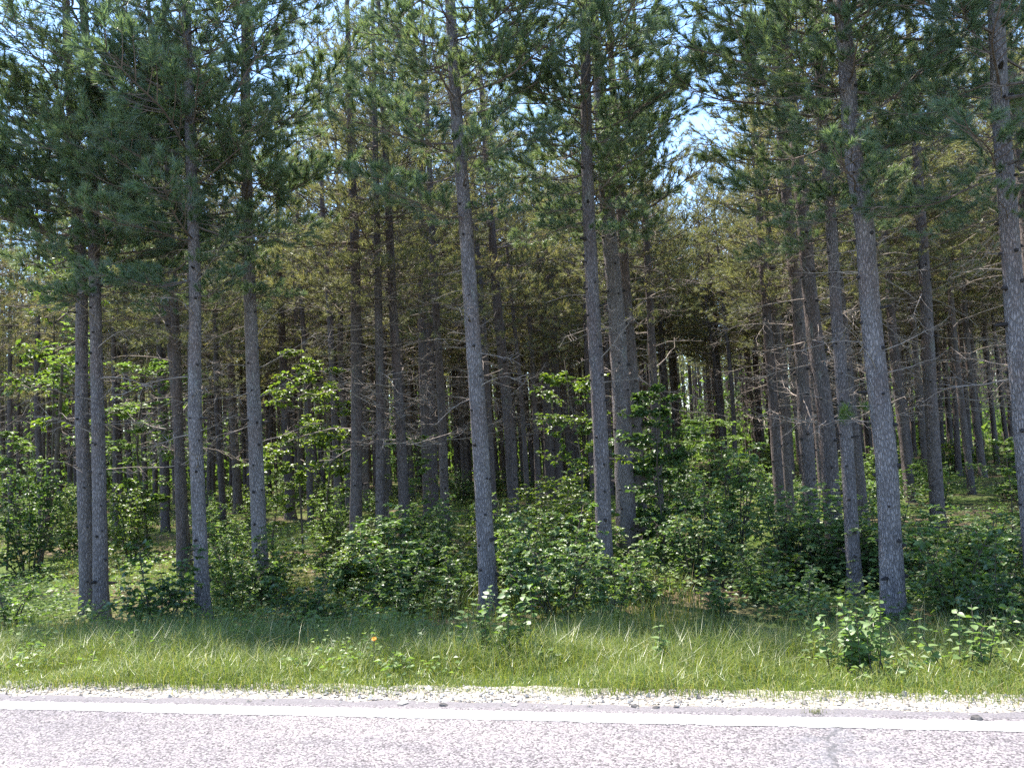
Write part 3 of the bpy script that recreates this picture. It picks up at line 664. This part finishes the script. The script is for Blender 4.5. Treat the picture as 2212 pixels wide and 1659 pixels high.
def shrub(seed, h, w, tips, per, leaf, stems=6, low=0.12, trunk=0.0, gaps=0.5):
    g = np.random.default_rng(seed); S = Acc()
    T = []; st = []; y = np.linspace(0, 1, 7)
    if trunk:                                 # a leader with tiers of spreading limbs
        ax = np.stack([0.06 * h * (vnoise(y * 2 + seed, 1 + 0 * y) - 0.5), 0.06 * h * (vnoise(y * 2 + seed, 5 + 0 * y) - 0.5), y * h * 0.94], -1); ax[:, :2] -= ax[0, :2]
        S.add(*tube(ax, np.interp(y, [0, 1], [trunk, trunk * 0.2]), 6)); st.append(ax); nl = 22
        for k in range(nl):
            u = low + (0.97 - low) * (k + g.uniform(-0.4, 0.4)) / nl; b0 = np.array([np.interp(u, y, ax[:, c]) for c in range(3)])
            a = k * 2.4 + g.normal(0, 0.4); ln = w / 2 * np.interp(u, [low, 0.5, 0.8, 1], [0.6, 1.0, 0.75, 0.3]) * g.uniform(0.5, 1.25); e = np.array([math.cos(a), math.sin(a), g.uniform(-0.1, 0.6)])
            lp = b0 + y[:, None] * e * ln - np.array([0, 0, 0.18 * ln]) * y[:, None] ** 2
            S.add(*tube(lp, np.linspace(0.012, 0.004, 7) * h / 4, 3)); st.append(lp)
            for _ in range(max(2, int(tips / nl * g.uniform(0.3, 1.7)))):
                v_ = g.uniform(0.35, 1.05); T.append(np.array([np.interp(v_, y, lp[:, c]) for c in range(3)]) + g.normal(0, 1, 3) * np.array([0.16, 0.16, 0.07]) * ln)
    else:                                     # upright sprays of different height and lean
        for k in range(stems):
            a = g.uniform(0, 2 * PI); rr = w / 2 * math.sqrt(g.random()) * 0.9; hh = h * (0.98 if k == 0 else g.uniform(0.38, 1.0)) * (1 - 0.25 * (2 * rr / w) ** 2)
            top = np.array([math.cos(a) * rr, math.sin(a) * rr, hh]); b0 = top * np.array([0.25, 0.25, 0])
            ax = b0 + (top - b0) * y[:, None] ** np.array([1.5, 1.5, 1.0]) + g.normal(0, 0.03, (1, 3)) * np.array([1, 1, 0]) * h * np.sin(y * PI)[:, None]
            S.add(*tube(ax, np.linspace(0.011, 0.003, 7) * (0.6 + 0.4 * h), 4)); st.append(ax)
            for _ in range(max(2, int(tips / stems * (0.4 + 0.8 * hh / h)))):
                u = low + (1.02 - low) * g.random() ** 0.8; T.append(np.array([np.interp(u, y, ax[:, c]) for c in range(3)]) + g.normal(0, 1, 3) * np.array([1, 1, 0.55]) * w * 0.135 * (1.25 - 0.75 * u))
    T = np.array(T); T[:, 2] = np.maximum(T[:, 2], 0.03)
    allp = np.concatenate([np.stack([np.interp(np.linspace(0.1, 1, 14), np.linspace(0, 1, len(a)), a[:, c]) for c in range(3)], -1) for a in st])
    C, D = [], []
    for q in T:
        dd = np.linalg.norm(allp - q, axis=1) + 0.6 * np.maximum(0, allp[:, 2] - q[2]); p = allp[dd.argmin()]
        mid = (p + q) / 2 + np.array([0, 0, 0.06 * np.linalg.norm(q - p)])
        S.add(*tube(np.array([p, mid, q]), [0.005, 0.0035, 0.002], 3, False))
        e = norm(q - p + 1e-6)
        for k in range(per):
            u = g.uniform(0, 1); C.append(mid + (q - mid) * (0.2 + 0.8 * u)); a = g.uniform(0, 2 * PI)
            D.append(e * 0.5 + np.array([math.cos(a), math.sin(a), g.uniform(-0.45, 0.25)]))
    C = np.array(C); D = np.array(D); n = len(C)
    nr = norm(g.normal(0, 0.42, (n, 3)) + np.array([0, 0, 1.0])); L = leaf * np.exp(g.normal(0, 0.25, n))
    lv = leaves(C, nr, D, L, L * g.uniform(0.5, 0.68, n), g)
    return mesh("stems", *S.get(), M_STEM, True), lv

class Kind:                                   # a plant kind: stems + leaf geometry, leaf meshes per colour
    def __init__(s, *a, **k): s.h = a[1]; s.w = a[2]; s.stem, s.geo = shrub(*a, **k); s.c = {}
    def leaf(s, mat):
        if mat.name not in s.c: s.c[mat.name] = mesh("foliage", *s.geo, mat)
        return s.c[mat.name]
SMALL = [Kind(i, 0.55, 0.6, 60, 7, 0.052, 5, low=0.15) for i in range(3)]
MEDIUM = [Kind(10 + i, 1.05, 1.25, 240, 9, 0.06, 8) for i in range(4)]
LARGE = [Kind(20 + i, 1.7, 1.7, 430, 9, 0.064, 11) for i in range(3)]
SAPL = [Kind(30 + i, 4.6, 2.3, 420, 8, 0.085, low=0.25, trunk=0.03, gaps=0.75) for i in range(2)]
DENSE = Kind(38, 4.2, 2.0, 950, 8, 0.085, low=0.05, trunk=0.03)
TALL = [Kind(36, 7.2, 3.2, 420, 8, 0.11, low=0.35, trunk=0.045, gaps=0.8)]

def plant(name, kind, mat, pos, h, w, rz, label, cat, group):
    root = empty(name, pos, label, cat, group, rz); sx, sz = w / kind.w, h / kind.h
    for nm, me, kd in (("stems", kind.stem, None), ("foliage", kind.leaf(mat), "stuff")):
        o = link(nm, me, root, kind=kd); o.scale = (sx, sx, sz)
    return root
GS = "shrubs under the pines"
# foot px, height px, width px, colour, label
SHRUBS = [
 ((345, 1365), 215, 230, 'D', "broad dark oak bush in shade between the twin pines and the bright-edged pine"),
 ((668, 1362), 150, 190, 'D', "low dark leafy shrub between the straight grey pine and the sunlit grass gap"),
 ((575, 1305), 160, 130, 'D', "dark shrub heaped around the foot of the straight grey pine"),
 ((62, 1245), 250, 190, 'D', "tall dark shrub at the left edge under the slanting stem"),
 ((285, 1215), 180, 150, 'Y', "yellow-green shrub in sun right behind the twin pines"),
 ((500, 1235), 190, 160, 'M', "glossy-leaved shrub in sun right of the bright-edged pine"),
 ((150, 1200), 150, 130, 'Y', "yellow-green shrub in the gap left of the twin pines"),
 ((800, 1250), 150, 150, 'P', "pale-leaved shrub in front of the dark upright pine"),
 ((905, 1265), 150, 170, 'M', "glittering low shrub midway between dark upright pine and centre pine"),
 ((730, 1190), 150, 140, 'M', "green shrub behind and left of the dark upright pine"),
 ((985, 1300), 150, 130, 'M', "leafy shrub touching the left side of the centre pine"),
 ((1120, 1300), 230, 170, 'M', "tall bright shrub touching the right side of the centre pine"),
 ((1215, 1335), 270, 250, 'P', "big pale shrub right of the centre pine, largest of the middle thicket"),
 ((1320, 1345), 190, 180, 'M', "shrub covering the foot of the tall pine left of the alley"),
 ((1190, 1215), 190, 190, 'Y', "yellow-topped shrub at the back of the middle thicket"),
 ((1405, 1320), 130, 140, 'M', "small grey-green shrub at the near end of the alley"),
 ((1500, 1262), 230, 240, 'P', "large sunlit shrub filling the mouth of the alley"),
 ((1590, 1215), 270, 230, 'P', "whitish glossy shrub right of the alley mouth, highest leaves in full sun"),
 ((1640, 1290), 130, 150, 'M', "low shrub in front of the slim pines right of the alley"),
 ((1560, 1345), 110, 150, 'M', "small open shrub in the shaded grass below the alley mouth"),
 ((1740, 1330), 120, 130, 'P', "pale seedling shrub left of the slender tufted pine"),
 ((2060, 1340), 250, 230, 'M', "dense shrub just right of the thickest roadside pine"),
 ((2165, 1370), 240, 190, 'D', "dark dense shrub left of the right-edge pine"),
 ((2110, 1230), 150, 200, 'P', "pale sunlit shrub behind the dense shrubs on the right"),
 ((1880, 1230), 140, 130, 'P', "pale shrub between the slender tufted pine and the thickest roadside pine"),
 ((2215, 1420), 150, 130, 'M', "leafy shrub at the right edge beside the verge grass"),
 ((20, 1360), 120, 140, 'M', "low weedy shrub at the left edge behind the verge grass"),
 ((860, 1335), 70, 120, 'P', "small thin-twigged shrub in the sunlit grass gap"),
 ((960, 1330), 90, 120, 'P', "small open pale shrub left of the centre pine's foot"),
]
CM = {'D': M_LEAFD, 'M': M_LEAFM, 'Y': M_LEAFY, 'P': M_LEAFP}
g = np.random.default_rng(21)
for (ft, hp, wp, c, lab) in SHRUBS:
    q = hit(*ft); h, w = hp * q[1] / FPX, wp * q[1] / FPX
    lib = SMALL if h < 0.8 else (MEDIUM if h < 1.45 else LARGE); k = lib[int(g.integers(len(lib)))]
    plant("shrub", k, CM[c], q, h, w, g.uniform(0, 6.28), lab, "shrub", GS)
GT = "broadleaf saplings among the pines"
SAP = [
 ((655, 1205), 500, 200, 'Y', "tall yellow-green sapling right of the thin dark pine"),
 ((585, 1200), 270, 150, 'Y', "short yellow-green sapling left of the thin dark pine"),
 ((1250, 1260), 510, 220, 'Y', "bright green sapling left of the tall pine by the alley"),
 ((1440, 1225), 440, 190, 'D', "dark dense sapling right of the thickest stem by the alley"),  # this and the next: alley shade put into the dark leaf colour
 ((1400, 1190), 360, 150, 'D', "dark sapling partly behind the thickest stem by the alley"),
 ((320, 1190), 460, 260, 'M', "wide sapling behind the twin pines and the bright-edged pine"),
 ((15, 1230), 330, 200, 'M', "green sapling at the left edge of the wood"),
 ((110, 1190), 790, 230, 'Y', "tallest broadleaf tree, yellow-green crown high behind the twin pines"),
 ((890, 1170), 260, 150, 'M', "small sapling behind the thin pines left of centre"),
 ((700, 1170), 420, 200, 'Y', "loose yellow sapling left of the dark upright pine"),
 ((2190, 1200), 280, 150, 'M', "sapling behind the right-edge pine"),
 ((1530, 1110), 230, 170, 'M', "light sapling farther down the alley"),
]
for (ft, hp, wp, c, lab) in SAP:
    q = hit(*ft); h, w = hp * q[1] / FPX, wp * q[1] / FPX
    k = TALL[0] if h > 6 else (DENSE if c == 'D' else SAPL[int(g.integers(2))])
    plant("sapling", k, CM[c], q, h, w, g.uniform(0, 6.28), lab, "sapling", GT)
# a slanting dark stem at the far left
q = hit(82, 1235); root = empty("sapling", q, "bare dark stem slanting right at the far left, leafless low down", "sapling", GT)
top = on_plane(133, 790, q[1]) - q; y = np.linspace(0, 1, 9)[:, None]; p = y * top + np.array([0.12, 0, 0]) * np.sin(y * 3) ; p[0, 2] = -0.1
put("stem", mesh("stem", *tube(p, np.linspace(0.06, 0.03, 9), 8), M_STEM, True), root, (0, 0, 0))
v, f = Kind(44, 1.6, 2.2, 110, 8, 0.095, 5).geo; put("foliage", mesh("foliage", v, f, M_LEAFM), root, top - np.array([0, 0, 0.7]), kind="stuff")

# shrubs nobody measured, scattered through the wood
cnt = 0; FILL = []
for k in range(900):
    if cnt >= 180: break
    y = 11 + 32 * g.random() ** 1.3; x = g.uniform(-y * 0.64 - 1, y * 0.64 + 1); s, t = to_st(x, y)
    if s < 11.2 or vnoise(x * 0.3 + 4, y * 0.3)[()] < 0.45: continue
    if abs(t) < 0.7 and s < 22: continue
    cnt += 1; h = g.uniform(0.5, 1.6); FILL.append((x, y, s, project((x, y, -0.6))[0], h))
for (x, y, s, px, h), lab in zip(FILL, name_rows([(q[3], q[2]) for q in FILL], "undergrowth shrub")):
    lib = SMALL if h < 0.8 else (MEDIUM if h < 1.45 else LARGE)
    plant("shrub", lib[int(g.integers(len(lib)))], CM[g.choice(list("DMMMYYPP"))], (x, y, float(ground(x, y))), h, h * g.uniform(0.9, 1.4), g.uniform(0, 6.28), lab, "shrub", GS)

# low leafy seedlings covering the floor: past counting
def undergrowth():
    g = np.random.default_rng(31); C, D, L = [], [], []
    for k in range(8500):
        y = 9 + 38 * g.random() ** 1.5; x = g.uniform(-y * 0.66 - 1, y * 0.66 + 1); s, t = to_st(x, y)
        if s < 8.4 or (s < 9.6 and g.random() < 0.6) or vnoise(x * 0.5 + 9, y * 0.5 + 3) < 0.3: continue
        z = float(ground(x, y)); hh = g.uniform(0.1, 0.45)
        for m in range(g.integers(6, 13)):
            a = g.uniform(0, 2 * PI); r = g.uniform(0, 0.16)
            C.append((x + r * math.cos(a), y + r * math.sin(a), z + hh * g.uniform(0.3, 1))); D.append((math.cos(a), math.sin(a), g.uniform(-0.3, 0.3))); L.append(g.uniform(0.045, 0.09))
    for k in range(800):                     # broad weeds among the verge grass, in patches
        s = GRAV_EDGE + 0.3 + 3 * g.random(); t = g.uniform(-1, 1) * (6.2 + 0.75 * (s - 5)); x, y = to_xy(s, t)
        if vnoise(x * 0.8 + 2, y * 0.8 + 6) < 0.55: continue
        z = float(ground(x, y)); hh = np.interp(s, [5.4, 6.5, 8], [0.14, 0.32, 0.45]) * g.uniform(0.5, 1.1)
        for m in range(g.integers(5, 12)):
            a = g.uniform(0, 2 * PI); r = g.uniform(0, 0.09)
            C.append((x + r * math.cos(a), y + r * math.sin(a), z + hh * g.uniform(0.35, 1))); D.append((math.cos(a), math.sin(a), g.uniform(-0.3, 0.3))); L.append(g.uniform(0.03, 0.06))
    C, D, L = np.array(C), np.array(D), np.array(L); nr = norm(g.normal(0, 0.4, C.shape) + np.array([0, 0, 1.0]))
    return leaves(C, nr, D, L, L * 0.75, g, False)
link("undergrowth", mesh("undergrowth", *undergrowth(), M_LEAFM), kind="stuff")

# ------------------------------------------------------------------ grass
def blades(x, y, z, h, g, width=0.006, bend=0.5, seg=3):
    n = len(x); a = g.uniform(0, 2 * PI, n); d = np.stack([np.cos(a), np.sin(a), np.zeros(n)], -1)
    b2 = a + g.normal(PI / 2, 0.5, n); s = np.stack([np.cos(b2), np.sin(b2), np.zeros(n)], -1)
    bd = bend * g.uniform(0.2, 1.3, n); p0 = np.stack([x, y, z - 0.01], -1); vs_ = []
    for k in range(seg + 1):
        u = k / seg; c = p0 + d * (bd * h * u ** 2.0 * 0.8)[:, None]; c[:, 2] += h * (u - 0.42 * np.minimum(bd, 1.2) * u ** 2.6)
        w = width * (1 - 0.75 * u) * 0.5
        if k < seg: vs_ += [c - s * w, c + s * w]
        else: vs_ += [c]
    m = len(vs_); v = np.stack(vs_, 1).reshape(-1, 3); tri = []
    for k in range(seg - 1): o_ = 2 * k; tri += [[o_, o_ + 1, o_ + 3], [o_, o_ + 3, o_ + 2]]
    o_ = 2 * (seg - 1); tri += [[o_, o_ + 1, o_ + 2]]
    return v, (np.array(tri)[None] + (np.arange(n) * m)[:, None, None]).reshape(-1, 3)
g = np.random.default_rng(41)
n = 125000; s = GRAV_EDGE + 0.02 + 3.9 * g.random(n) ** 1.15; t = g.uniform(-1, 1, n) * (6.2 + 0.75 * (s - 5))
s += 0.14 * (vnoise(t * 2.2, 0 * t) - 0.5) + 0.05 * g.normal(0, 1, n)
x, y = to_xy(s, t); tall = np.interp(s, [5.2, 5.45, 6.0, 6.8, 7.6, 9], [0.07, 0.16, 0.27, 0.36, 0.40, 0.30]) * (0.32 + 1.35 * vnoise(x * 1.3, y * 1.3)) * g.uniform(0.5, 1.25, n)
v, f = blades(x, y, ground(x, y), tall * 0.92, g, 0.0046, 1.1, 2)
link("verge_grass", mesh("verge_grass", v, f, M_GRASS), kind="stuff")
n = 1500; s = GRAV_EDGE + 0.25 + 3.3 * g.random(n); t = g.uniform(-1, 1, n) * (6.2 + 0.75 * (s - 5)); x, y = to_xy(s, t)
keep = vnoise(x * 0.9 + 3, y * 0.9) > 0.38; x, y, s = x[keep], y[keep], s[keep]
v, f = blades(x, y, ground(x, y), np.interp(s, [5.3, 6, 7.5, 9], [0.24, 0.42, 0.58, 0.5]) * g.uniform(0.75, 1.2, len(x)), g, 0.0055, 0.95, 5)
link("seeding_grass_stalks", mesh("seeding_grass_stalks", v, f, M_STALK), kind="stuff")
n = 90000; y = 8.2 + 28 * g.random(n) ** 1.7; x = g.uniform(-1, 1, n) * (y * 0.66 + 1); s, t = to_st(x, y)
keep = (s > 8.6) & (vnoise(x * 0.45 + 1.5, y * 0.45 + 8) > np.interp(s, [8.6, 11, 16], [0.05, 0.35, 0.45])); x, y = x[keep], y[keep]
v, f = blades(x, y, ground(x, y), np.interp(y, [8, 11, 20], [0.42, 0.34, 0.26]) * g.uniform(0.4, 1.4, len(x)) * (0.5 + vnoise(x * 0.8, y * 0.8)), g, 0.008, 0.9, 2)
link("woodland_grass", mesh("woodland_grass", v, f, M_WOODGRASS), kind="stuff")

# ------------------------------------------------------------------ leafy plants at the edge of the verge, leaf by leaf
def big_leaf(seed):
    u = np.linspace(0, 1, 7); w = np.array([0.0, 0.24, 0.33, 0.31, 0.24, 0.12, 0.0]); z = -0.16 * u ** 2
    mid = np.stack([u, 0 * u, z], -1); l = np.stack([u, w, z + 0.22 * w], -1); r = np.stack([u, -w, z + 0.22 * w], -1)
    v = np.concatenate([mid, l, r]); f = []
    for k in range(6): f += [[k, k + 1, 8 + k], [k, 8 + k, 7 + k], [k + 1, k, 14 + k], [k + 1, 14 + k, 15 + k]]
    return v, np.array(f)
BL = mesh("leaf", *big_leaf(0), M_LEAFP, True)
def leafy_plant(ft, hp, wp, nst, label, seed):
    g = np.random.default_rng(seed); q = hit(*ft); root = empty("leafy_plant", q, label, "plant", "leafy plants at the verge")
    H, Wd = hp * q[1] / FPX, wp * q[1] / FPX; S = Acc(); nl = 0
    for k in range(nst):
        b = np.array([g.uniform(-0.35, 0.35) * Wd, g.uniform(-0.15, 0.15) * Wd, 0]); tip = b * 1.35 + np.array([g.normal(0, 0.05), g.normal(0, 0.05), H * g.uniform(0.6, 1.05)])
        y = np.linspace(0, 1, 6)[:, None]; p = b + (tip - b) * y + np.array([g.normal(0, 0.04), 0, 0]) * np.sin(y * 3)
        S.add(*tube(p, np.linspace(0.005, 0.002, 6), 5))
        for j, u in enumerate(np.arange(0.3, 1.01, max(0.075, 0.05 / H))):
            c = np.array([np.interp(u, y[:, 0], p[:, i]) for i in range(3)])
            for sg in (0, PI):
                a = j * 1.9 + sg + g.normal(0, 0.3); M = rotz(a) @ roty(g.uniform(-0.55, 0.25)) @ rotx(g.normal(0, 0.35)) * (g.uniform(0.06, 0.10) * (1.1 - 0.35 * u))
                put("leaf", BL, root, c, M); nl += 1
    put("stems", mesh("stems", *S.get(), M_STEM), root, (0, 0, 0)); return nl
leafy_plant((1085, 1448), 175, 165, 13, "pale leafy plant at the verge in front of the centre pine", 1)
leafy_plant((1860, 1466), 165, 190, 16, "pale leafy plant at the verge in front of the thickest roadside pine", 2)
leafy_plant((1205, 1450), 75, 90, 3, "tiny three-stemmed pale plant in verge grass right of the centre pine", 3)
leafy_plant((2095, 1466), 145, 120, 6, "upright pale plant at the verge left of the right-edge pine", 4)
leafy_plant((1420, 1455), 105, 80, 3, "small pale seedling alone in shaded verge grass below the alley", 5)

# the one orange flower in the verge
q = hit(808, 1462); root = empty("orange_flower", q, "single orange hawkweed flower standing in shaded verge grass", "flower")
top = on_plane(808, 1380, q[1]) - q; p = np.linspace(0, 1, 6)[:, None] * top
m, nt, out = new_mat("orange_petal"); principled(nt, out, (0.75, 0.28, 0.03), 0.7)
put("stalk", mesh("stalk", *tube(p, np.full(6, 0.003), 5), M_STEM), root, (0, 0, 0))
A = Acc()
for ring, (n_, L_, el) in enumerate(((14, 0.022, 0.2), (10, 0.016, 0.6))):
    for k in range(n_):
        a = k * 2 * PI / n_; e = np.array([math.cos(a) * math.cos(el), math.sin(a) * math.cos(el), math.sin(el)]); s_ = np.array([-math.sin(a), math.cos(a), 0]) * 0.0035
        A.add(np.array([[0, 0, 0.0], e * L_ * 0.6 + s_, e * L_, e * L_ * 0.6 - s_]), np.array([[0, 1, 2], [0, 2, 3]]))
put("petals", mesh("petals", *A.get(), m), root, top, rotx(0.7))
put("bud", mesh("bud", *tube(np.array([[0, 0, -0.02], [0, 0, -0.01], [0, 0, 0.002]]), [0.003, 0.007, 0.006], 8), M_STEM), root, top)

# a dry tuft rooted in the crack at the road's edge
q = hit(1762, 1543); g = np.random.default_rng(3); n = 60
v, f = blades(g.normal(0, 0.03, n), g.normal(0, 0.015, n), np.zeros(n), g.uniform(0.02, 0.06, n), g, 0.004, 1.0, 3)
o = link("grass_tuft", mesh("grass_tuft", v, f, M_STALK), None, "dry yellow grass tuft rooted in the crack at the road edge", "grass tuft"); o.location = [q[0], q[1], 0.012]

# darker stones one can pick out on the shoulder
ST_ = [((957, 1527), 0.022, "single dark stone on the gravel, leftmost of the dark stones"), ((1372, 1530), 0.020, "dark stone on the gravel below the tall pine left of the alley"),
       ((1418, 1532), 0.018, "small dark stone right beside another on the gravel below the alley"), ((1461, 1531), 0.016, "tiny dark stone on the gravel right below the alley mouth"),
       ((2110, 1557), 0.026, "dark stone on the gravel, rightmost of the dark stones")]
M_DST = plain("dark_stone", (0.05, 0.045, 0.045), (0.12, 0.11, 0.10), 40)
for k, (ft, r, lab) in enumerate(ST_):
    q = hit(*ft); g = np.random.default_rng(90 + k); u, w = np.meshgrid(np.linspace(0, 2 * PI, 9)[:-1], np.linspace(0.15, PI - 0.15, 5))
    v = np.stack([np.cos(u) * np.sin(w) * 1.3, np.sin(u) * np.sin(w), np.cos(w) * 0.7], -1).reshape(-1, 3) * (1 + g.uniform(-0.18, 0.18, (40, 1)))
    i = np.arange(4)[:, None] * 8; j = np.arange(8)[None]; kk = (j + 1) % 8
    f = np.concatenate([np.stack([i + j, i + 8 + j, i + 8 + kk], -1).reshape(-1, 3), np.stack([i + j, i + 8 + kk, i + kk], -1).reshape(-1, 3),
                        np.stack([np.zeros(6, int), np.arange(1, 7), np.arange(2, 8)], -1), np.stack([np.full(6, 32), np.arange(34, 40), np.arange(33, 39)], -1)])
    o = link("stone", mesh("stone", v * r, f, M_DST), None, lab, "stone", "dark stones on the shoulder"); o.location = [q[0], q[1], r * 0.4]
tot = sum(len(m.polygons) for m in bpy.data.meshes); print("unique faces", tot, "objects", len(scene.objects))
